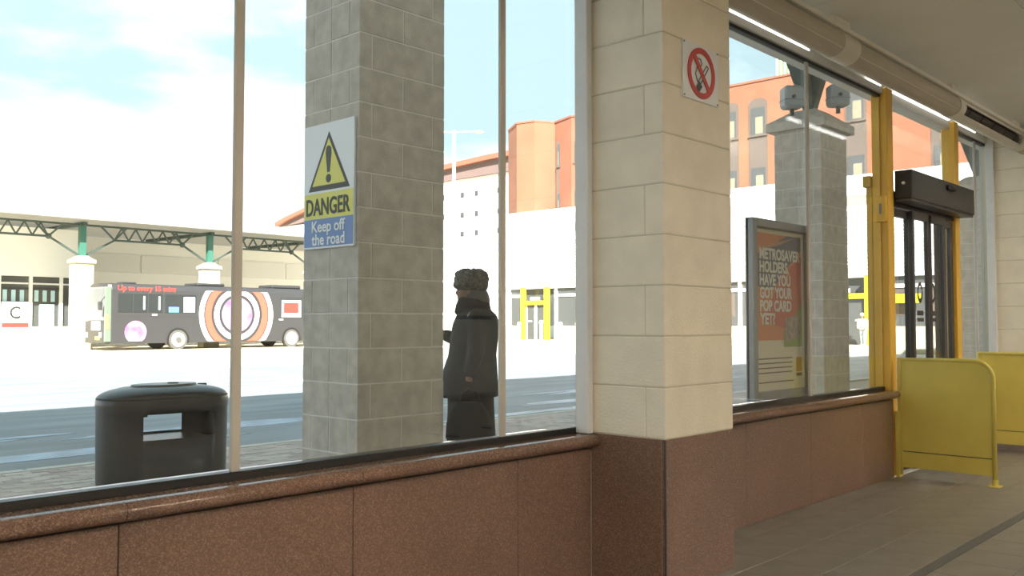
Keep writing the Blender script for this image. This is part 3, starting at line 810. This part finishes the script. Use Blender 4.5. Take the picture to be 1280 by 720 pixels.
# left facade (Y=44.5), X 2..17.8
fa = empty('station_building', (2, 44.5, 0), label='white station building with lettered window at the far left beyond the bus lane', cat='building')
box('wall', 0, 11.1, 0, 4.5, 0, 5.6, M['white'], fa); box('wall', 11.1, 15.8, .0, 4.5, 3.35, 5.6, M['white'], fa)
box('wall', 11.1, 15.8, .0, 4.5, 0, 1.06, M['pillar'], fa); box('wall', 15.32, 15.8, 0, 4.5, 1.06, 3.35, M['white'], fa)
box('wall', 11.1, 15.32, .3, 4.5, 1.06, 3.35, M['farglass'], fa)
for a, b in ((11.1, 12.18), (12.32, 13.5), (13.66, 14.86), (14.98, 15.30)):
    wn = box('window_pane', a, b, .10, .14, 1.08, 3.33, M['farglass'], fa)
    box('transom', a, b, .06, .12, 2.98, 3.06, M['alu'], wn)
    if b-a > .5:
        for k in range(3): box('blind_strip', a+.1+k*.36, a+.28+k*.36, .085, .099, 2.2, 2.72, M['plight'], wn)
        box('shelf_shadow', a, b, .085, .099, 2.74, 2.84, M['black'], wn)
for x in (12.25, 13.58, 14.92): box('window_post', x-.07, x+.07, 0, .15, 1.06, 3.35, M['white'], fa)
cs = empty('window_sign', (14.36, 44.469, 1.0), label='white window sign with letter C above a red band', cat='sign')
box('board', 0, 1.14, 0, .03, 0, 1.18, M['signwhite'], cs)
box('red_band', 0.01, 1.13, -.008, .0, .02, .22, M['red'], cs)
text('lettering', 'C', .78, M['black'], cs, (.33, -.004, .42), (1, 0), width=.46, bold=.012)
ps = empty('window_poster', (13.98, .065, 1.06), label='pale blue poster'); ps.parent = fa
box('sheet', 0, .66, 0, .03, 0, 1.02, M['plight'], ps); box('heading', .1, .5, -.006, 0, .7, .73, M['signblue'], ps); box('heading', .05, .6, -.006, 0, .05, .45, M['signwhite'], ps)
# rear wall of the bus lane Y=49
fb = empty('depot_wall', (17.8, 49, 0), label='pale wall with panels behind the bus beneath the far canopy', cat='wall')
box('wall', 0, 28.2, .0, .5, -.02, 5.78, M['white'], fb)
for k in range(6): box('upper_panel', .4+k*4.6, 4.85+k*4.6, -.06, 0, 3.95, 4.95, M['louver'], fb, .01)
# canopy
cp = empty('bus_canopy', (2, 42, 0), label='long far canopy with green lattice truss above the bus', cat='canopy')
box('roof_sheet', 0, 35.6, -1.0, 7.2, 5.80, 5.83, M['rooflight'], cp)
box('roof_edge', 0, 35.6, -1.06, -1.0, 5.78, 5.90, M['canopy'], cp)
colx = [16.82-2-6.2, 16.82-2, 23.02-2, 29.22-2, 35.42-2]
tr = B().bar((0, 0, 5.62), (35.5, 0, 5.62), .09, .09).build('top_chord', M['truss'], cp)
cc = [-2.0+4.4-6.2]+colx+[39.6]
for a, b in zip(colx, colx[1:]):
    s, e = a+1.45, b-1.45
    B().bar((s, 0, 5.02), (e, 0, 5.02), .09, .09).build('bottom_chord', M['truss'], cp)
    n = 5; st = (e-s)/n
    for k in range(n):
        B().bar((s+k*st, 0, 5.02), (s+(k+.5)*st, 0, 5.6), .06, .06).build('lattice_bar', M['truss'], cp)
        B().bar((s+(k+.5)*st, 0, 5.6), (s+(k+1)*st, 0, 5.02), .06, .06).build('lattice_bar', M['truss'], cp)
for x in colx:
    for s in (-1, 1):
        B().bar((x+s*.15, 0, 4.25), (x+s*1.45, 0, 5.02), .08, .08).build('brace', M['truss'], cp)
        B().bar((x+s*1.45, 0, 5.02), (x+s*2.0, 0, 5.6), .07, .07).build('brace', M['truss'], cp)
        B().bar((x+s*1.45, 0, 5.02), (x+s*.85, 0, 5.6), .07, .07).build('brace', M['truss'], cp)
    B().bar((x, 0, 4.2), (x, 0, 5.7), .26, .26).build('post', M['green'], cp)
    B().bar((x, -.3, 5.66), (x, 6.8, 5.72), .2, .16).build('cross_beam', M['truss'], cp)
    B().ball((x-1.45, -.02, 5.02), .13, 10).build('node', M['truss'], cp)
for i, x in enumerate(colx):
    q = empty('canopy_pillar', (x+2, 42, -.02), label=['cream pillar of the far canopy outside the left picture edge', 'cream stone pillar of the far canopy left of the bus', 'cream stone pillar of the far canopy behind the rear of the bus roof', 'cream pillar of the far canopy hidden behind the grey pillar', 'cream pillar of the far canopy towards the corner'][i], cat='pillar', group='cream pillars of the far canopy')
    if i == 2: q['label'] = 'cream stone pillar of the far canopy standing before the ringed part of the bus'
    h = 4.05
    box('shaft', -.42, .42, -.3, .3, 0, h-.15, M['pillar'], q, .01)
    box('capital', -.50, .50, -.38, .38, h-.15, h+.02, M['pillar'], q, .02)
    B().loft([[(-.44, -.3, h+.02), (.44, -.3, h+.02), (.44, .3, h+.02), (-.44, .3, h+.02)], [(-.2, -.15, h+.2), (.2, -.15, h+.2), (.2, .15, h+.2), (-.2, .15, h+.2)]]).build('cap_stone', M['pillar'], q)

# ================================================================ bus
bx0, bl = 19.3, 12.2
bus = empty('bus', (16.73, 39.3, .03), label='dark grey single deck bus with large white orange and pink rings', cat='bus')
def bus_prof(x, ins): return [(x, ins, .32), (x, ins, 2.9), (x, ins+.12, 3.12), (x, ins+.35, 3.2), (x, 2.5-.35-ins, 3.2), (x, 2.5-.12-ins, 3.12), (x, 2.5-ins, 2.9), (x, 2.5-ins, .32)]
rg = [[(px_+.0, y, z) for px_, y, z in bus_prof(x, i)] for x, i in ((.22, .10), (.35, 0), (bl-.15, 0), (bl, .06))]
B().loft(rg).build('body', M['busbody'], bus)
fr = B().loft([[(.0, .22, .35), (.0, 2.28, .35), (.0, 2.28, 1.4), (.0, .22, 1.4)], [(.24, .10, .33), (.24, 2.40, .33), (.24, 2.40, 1.4), (.24, .10, 1.4)]]).build('front_panel', M['busbody'], bus)
B().loft([[(.0, .22, 1.42), (.0, 2.28, 1.42), (.09, 2.24, 2.95), (.09, .26, 2.95)], [(.24, .12, 1.42), (.24, 2.38, 1.42), (.24, 2.38, 3.05), (.24, .12, 3.05)]]).build('windscreen', mat('windscreen', (.16, .165, .165), .25), bus)
box('front_notice', -.02, .0, .5, 1.5, .95, 1.38, M['plight'], bus)
box('number_plate', -.02, .0, .55, 1.05, .50, .66, M['signyellow'], bus)
for y in (.35, 2.0): box('headlight', -.03, .02, y, y+.25, .60, .85, M['buswhite'], bus, .02)
box('corner_pillar', .0, .32, -.03, .1, .4, 3.0, mat('bus_green_grey', (.13, .17, .13), .5), bus, .03)
box('lamp_cluster', .02, .2, -.05, .0, 1.0, 1.7, M['porange'], bus, .02)
box('roof_pod', 5.0, 6.6, .5, 2.0, 3.2, 3.36, M['busbody'], bus, .06); box('roof_pod', 9.5, 11.4, .5, 2.0, 3.2, 3.40, M['busbody'], bus, .06)
box('roof_pod', 1.2, 1.9, .8, 1.6, 3.2, 3.30, M['busbody'], bus, .04)
for a, b in ((.62, 1.35), (1.40, 2.10), (2.15, 2.88), (3.0, 4.70), (9.75, 11.15)):
    wn = box('side_window', a, b, -.02, .01, 1.80 if a < 9 else 1.58, 2.72, M['busglass'], bus, .01)
    if a in (3.0,): box('seat', a+.2, a+.75, -.028, -.021, 1.82, 2.1, M['signblue'], wn, .002); box('view_through', a+1.0, b-.08, -.028, -.021, 1.83, 2.6, M['plight'], wn)
    if a in (1.40, 2.15): box('handrail', b-.22, b-.12, -.03, -.021, 1.95, 2.6, M['plight'], wn)
    if a > 9: box('window_notice', a+.05, b-.08, -.028, -.021, 1.62, 2.55, M['signwhite'], wn); box('window_print', a+.18, b-.25, -.034, -.028, 1.85, 2.42, M['red'], wn)
box('skirt_line', .4, bl-.2, -.012, .0, 1.62, 1.65, M['darkbox'], bus)
for a in (2.35, 9.65): box('bright_badge', a, a+.25, -.03, 0, 1.66 if a < 9 else 1.46, 1.74 if a < 9 else 1.54, M['buswhite'], bus)
text('lettering', 'Up to every 15 mins', .34, M['redled'], bus, (.62, -.012, 2.86), (1, 0), width=2.95, bold=.006).scale = (1, 1, 1)
RC = (26.35-bx0, 1.74)
def rmax(t):
    c, s = cos(t), sin(t)
    k = 9e9
    if s > 1e-6: k = min(k, (2.95-RC[1])/s)
    if s < -1e-6: k = min(k, (.36-RC[1])/s)
    return k
for k, (a, b, m) in enumerate(((1.93, 2.19, 'buswhite'), (1.50, 1.86, 'busorange'), (1.06, 1.34, 'buswhite'), (.0, .90, 'buspink'))):
    ring_poly(a, b, RC[0], RC[1], -.03, .02, n=96, rmax=rmax, name='livery_ring', m=M[m], parent=bus)
ring_poly(0, .55, 20.82-bx0, .86, -.03, .02, n=48, rmax=lambda t: (.44/-sin(t) if sin(t) < -.01 else 9), name='livery_disc', m=M['buspink'], parent=bus)
for x in (23.02, 29.75):
    wh = empty('wheel', (x-bx0, -.04, .47)); wh.parent = bus
    B().tube((0, -.0, 0), (0, .30, 0), .49, n=32).build('tyre', M['tyre'], wh)
    B().tube((0, -.03, 0), (0, .0, 0), .36, n=32).build('rim', M['hub'], wh)
    B().tube((0, -.07, 0), (0, -.03, 0), .14, n=20).build('hub_cap', M['buswhite'] if x > 25 else M['tyre'], wh)
    ring_poly(.49, .58, 0, 0, -.0, .02, name='wheel_arch', m=M['seal'], parent=wh, rmax=lambda t: 9 if sin(t) > -.3 else .49)
for x in (23.02, 29.75):
    B().tube((x-bx0, 2.25, .47), (x-bx0, 2.5, .47), .49, n=24).build('rear_side_tyre', M['tyre'], bus)
box('mirror', -.35, -.15, -.12, .02, 1.9, 2.3, M['busbody'], bus, .03); B().bar((-.2, -.03, 2.3), (.2, .05, 2.8), .03, .03).build('mirror_arm', M['busbody'], bus)

bus.scale = (.89, .87, .91)
# ================================================================ far right facade (X = 46, facing -X)
fr_ = empty('brick_building', (46, 0, 0), label='large red brick building above white louvred station frontage at the right', cat='building')
WY0, WY1 = 2.0, 43.1
def fb_(nm, x0, x1, y0, y1, z0, z1, m, parent=fr_, bev=0): return box(nm, x0, x1, y0, y1, z0, z1, m, parent, bev)
fb_('white_wall', .25, .6, WY0, 43.1, 3.7, 7.74, M['white'])
fb_('white_wall', .25, .6, 43.1, 49.5, .0, 6.4, M['white'])
fb_('parapet_band', -.25, .6, WY0, 43.1, 7.75, 8.75, M['white'], bev=.02)
fb_('base_wall', .0, .6, WY0, 17.95, .1, 1.06, M['pillar']); fb_('base_wall', .0, .6, 20.95, 38.95, .1, 1.06, M['pillar'])
fb_('base_wall', .0, .6, 42.2, 49.5, .1, 1.06, M['pillar'])
fb_('window_backing', .5, .6, WY0, 49.4, 1.06, 3.7, M['farglass'])
# louvre panels
for k in range(9):
    y0 = WY0+.2+k*4.5; y1 = min(y0+4.3, 43)
    lp = fb_('louver_panel', .12, .24, y0, y1, 3.75, 6.9, M['louver'])
    sb = B()
    for j in range(16): sb.box(.07, .12, y0+.05, y1-.05, 3.80+j*.19, 3.93+j*.19)
    tag(sb.build('slats', M['white'], lp), kind='stuff')
# ground floor windows
wy = [2.4, 4.6, 6.8, 9.0, 11.2, 13.4, 15.6, 22.6, 24.9, 27.2, 29.5, 31.8, 34.1, 35.15, 36.85, 42.5, 45.0, 47.0]
spans = [(2.4, 4.5), (4.7, 6.8), (7.0, 9.1), (9.3, 11.4), (11.6, 13.7), (13.9, 16.0), (16.2, 17.6), (21.2, 23.0), (23.2, 25.4), (25.6, 27.8), (28.0, 30.2), (30.4, 32.6), (32.8, 34.9), (35.0, 36.75), (36.95, 38.9), (42.1, 43.7), (46.0, 47.2), (47.5, 48.8)]
for a, b in spans:
    wn = fb_('shop_window', .30, .36, a, b, 1.08, 3.55, M['farglass'])
    fb_('transom', .24, .30, a, b, 2.98, 3.16, M['white'], wn)
    if b < 38: fb_('blind', .285, .299, a+.25, b-.6, 1.6, 2.9, M['spandrel'], wn)
    fb_('window_post', .2, .4, b, b+.2, 1.06, 3.6, M['white'])
fb_('window_head', .1, .5, WY0, 49.4, 3.55, 3.76, M['white'])
# brick mass with facets above the white band
bm = bmesh.new()
foot = [(1.2, WY0), (1.2, 36.55), (.9, 38.2), (1.6, 40.2), (.3, 40.9), (.0, 42.3), (1.4, 44.4), (8, 46.5), (16, 46.5), (16, WY0)]
top_ = [14.9]*10
def zt_(y): return 14.75
B().loft([[(x, y, 8.7) for x, y in foot], [(x, y, 14.95) for x, y in foot]]).build('brick_wall', M['brick'], fr_)
B().loft([[(x-.06 if x < 8 else x, y, 14.95) for x, y in foot], [(x-.06 if x < 8 else x, y, 15.07) for x, y in foot]]).build('coping', M['brickroof'], fr_)
# tall window strips
def strip(y0, y1, x, arch=True, ztop=13.9):
    n = 10; r = (y1-y0)/2; cy = (y0+y1)/2
    pts = [(x-.03, y0, 8.76), (x-.03, y1, 8.76)]
    if arch:
        for i in range(n+1):
            t = pi*i/n; pts.append((x-.03, cy+r*cos(t), ztop-r*.6+r*.6*sin(t)))
    else: pts += [(x-.03, y1, ztop), (x-.03, y0, ztop)]
    s = B().poly(pts, (.06, 0, 0)).build('window_strip', M['spandrel'], fr_)
    for za, zb_ in ((8.8, 10.0), (11.9, 13.45)):
        g = box('window_pane', x-.07, x-.03, y0+.15, y1-.15, za, min(zb_, ztop-.3), M['farglass'], s)
        box('blind', x-.075, x-.07, y0+.25, y0+(y1-y0)*.62, za+.05, za+(zb_-za)*.65, M['blind'], s)
        fb_('sill', x-.12, x-.03, y0, y1, za-.1, za, M['spandrel'], s)
strip(39.45, 39.95, 1.45, True, 13.7)
strip(36.95+.05, 38.1, 1.0, True, 13.6)
for y0 in (32.0, 28.4): strip(y0, y0+1.15, 1.2)
for y0, wd in ((24.2, 1.15), (18.6, 1.15), (21.4+4.6, .9), (14.3, 1.1), (10.5, 1.1), (6.5, 1.1)):
    strip(y0, y0+wd, 1.2, True, 14.0)
gc = empty('roof_plant_room', (60, 22, 14.9), label='pale green ribbed plant room on top of the brick building', cat='plant room')
box('box_wall', 0, 6, 0, 8.05, -1, 5.8, M['greenclad'], gc)
rb = B()
for k in range(27): rb.box(-.05, .0, .1+k*.3, .22+k*.3, -1, 5.78)
tag(rb.build('ribs', M['white'], gc), kind='stuff')
# yellow entrances
def entrance(y0, y1, label):
    e = empty('yellow_entrance', (46, y0, .1), label=label, cat='doorway', group='bright yellow entrances across the road')
    wd = y1-y0
    for a, b in ((0, .30), (wd-.30, wd)): box('post', -.25, .05, a, b, .0, 3.55, M['brightyellow'], e, .02)
    box('lintel', -.2, .05, .3, wd-.3, 2.35, 2.62, M['brightyellow'], e, .01)
    d = box('door_glass', .0, .04, .3, wd-.3, .0, 2.35, M['farglass'], e)
    for y in (.33, wd/2-.06, wd/2+.06, wd-.38): box('door_stile', -.04, .0, y-.04, y+.05, 0, 2.33, M['alu'], d)
    for y in (.55, wd/2+.35): box('push_plate', -.05, -.0, y, y+.3, 1.2, 1.3, M['buswhite'], d)
    box('over_sign', -.06, .0, wd/2-.35, wd/2+.45, 2.68, 2.88, M['signwhite'], e)
    return e
entrance(39.35, 41.75, 'yellow framed double door seen between the person and the cream column')
entrance(18.0, 20.9, 'yellow framed doorway beside the far person in cream jacket')
yb = box('yellow_fascia', 45.75, 45.95, 15.6, 17.4, 2.2, 2.65, M['brightyellow']); tag(yb, 'bright yellow board seen through the left sliding door pane', 'board')
for i, (y, h) in enumerate(((40.25, 1.05), (38.35, 1.15), (36.75, 1.05), (35.4, 1.05))):
    b_ = empty('bollard', (44, y, .12), label=['leftmost white bollard left of the yellow framed double door', 'white bollard directly in front of the yellow framed double door', 'white bollard just right of the yellow framed double door', 'rightmost white bollard beside the far shop windows'][i], cat='bollard', group='white bollards at the far entrance')
    B().tube((0, 0, 0), (0, 0, h), .11, n=16).build('shaft', M['white'], b_, True); B().ball((0, 0, h), .14, 12).build('cap', M['white'], b_, True)

# ================================================================ white building with red roof in the corner behind
wb = empty('white_building', (60, 49, 0), label='white building with small square windows and curved red roof edge', cat='building')
box('wall', 0, 14, 0, 17.2, 0, 15.2, M['white'], wb); box('wall', 0, 14, 17.2, 47, 0, 12.6, M['white'], wb)
for y in (16.0, 13.3, 11.4, 8.5):
    for k, z in enumerate((13.4, 11.5, 9.7)):
        if y == 16.0 and k == 2: continue
        box('small_window', -.05, .02, y-.35, y+.1, z-.25, z+.25, M['smallwin'], wb, .01)
cur = [(44.0, 13.05), (42.0, 13.55), (38.0, 14.3), (30, 15.3), (22, 16.0), (16.6, 16.35), (9.5, 16.65), (0, 16.8)]
B().poly([(-.8, y, z) for y, z in cur]+[(-.8, y, z-.45) for y, z in cur[::-1]], (16, 0, 0)).build('roof_edge', M['brickroof'], wb)
B().poly([(-.3, y, z-.45) for y, z in cur]+[(-.3, 0, 15.0), (-.3, 17.0, 14.9), (-.3, 40.0, 12.7)], (15, 0, 0)).build('eave_wall', M['eave'], wb)
# lamp column in front of it
lc = empty('street_lamp', (37.5, 39.6, -.02), label='tall slim white lamp column with two small heads beyond the person', cat='street lamp')
B().tube((0, 0, 0), (0, 0, 12.8), .13, .09, n=14).build('pole', M['white'], lc, True)
for s in (-1, 1):
    B().bar((0, 0, 12.7), (-.68*s*1.3, .73*s*1.3, 12.75), .05, .05).build('arm', M['white'], lc)
    B().ball((-.68*s*1.5, .73*s*1.5, 12.72), (.32, .32, .08), 12).build('lamp_head', M['floodlight'], lc, True)

# ================================================================ inside the hall, behind the viewpoint
sb = empty('display_screen', (6.50, -1.64, 0), label='freestanding grey screen board with dark top rail in the hall, mirrored in the glass', cat='screen')
box('board', 0, .92, 0, .03, .42, 1.22, M['screen'], sb, .003)
box('top_rail', -.01, .93, -.01, .04, 1.22, 1.26, M['dark'], sb, .003)
for x in (.04, .85): box('leg', x, x+.03, .0, .03, 0, .42, M['dark'], sb); box('foot', x-.02, x+.05, -.2, .23, 0, .02, M['dark'], sb)
# added fill lights shaped as hung battens, brightening the hall and its ceiling
LP = ((1.0, -.9, 'added fill light just behind the viewpoint'), (1.0, -3.6, 'added fill light at the rear of the hall on the left'), (4.6, -3.6, 'added fill light at the rear of the hall centre'),
      (8.3, .0, 'added fill light in the hall near the sliding doors'), (11.6, -3.4, 'added fill light at the right end of the hall'), (-3.0, -1.6, 'added fill light at the left end of the hall'))
for i, (x, y, lb) in enumerate(LP):
    l_ = empty('fill_light', (x, y, CZ), label=lb, cat='ceiling light', group='added fill lights behind the viewpoint')
    box('tray', -.62, .62, -.05, .05, -.22, -.17, M['alu'], l_, .005)
    for u in (-.4, .4): box('hanger', u-.01, u+.01, -.01, .01, -.17, 0, M['alu'], l_)
    box('diffuser', -.58, .58, -.04, .04, -.24, -.2205, M['lamp'], l_)
    for dz, k, rx in ((-.25, .46, 0), (-.155, .78, pi)):  # the upward one stands in for daylight bounced onto the ceiling
        a = D.lights.new('fill_light_area', 'AREA'); a.shape = 'RECTANGLE'; a.size = 1.15; a.size_y = .09; a.energy = FILL_W*k; a.color = (1, .91, .77)
        ao = D.objects.new('fill_light_area', a); COL.objects.link(ao); ao.parent = l_; ao.location = (0, 0, dz); ao.rotation_euler = (rx, 0, 0)
l_ = empty('fluorescent_batten', (8.3, 1.71, CZ), label='slim fluorescent batten on the ceiling before the sliding doors', cat='ceiling light')
box('tray', -.65, .65, -.03, .03, -.04, 0, M['alu'], l_, .004); B().tube((-.62, 0, -.056), (.62, 0, -.056), .013, n=12).build('tube', M['lamp'], l_)
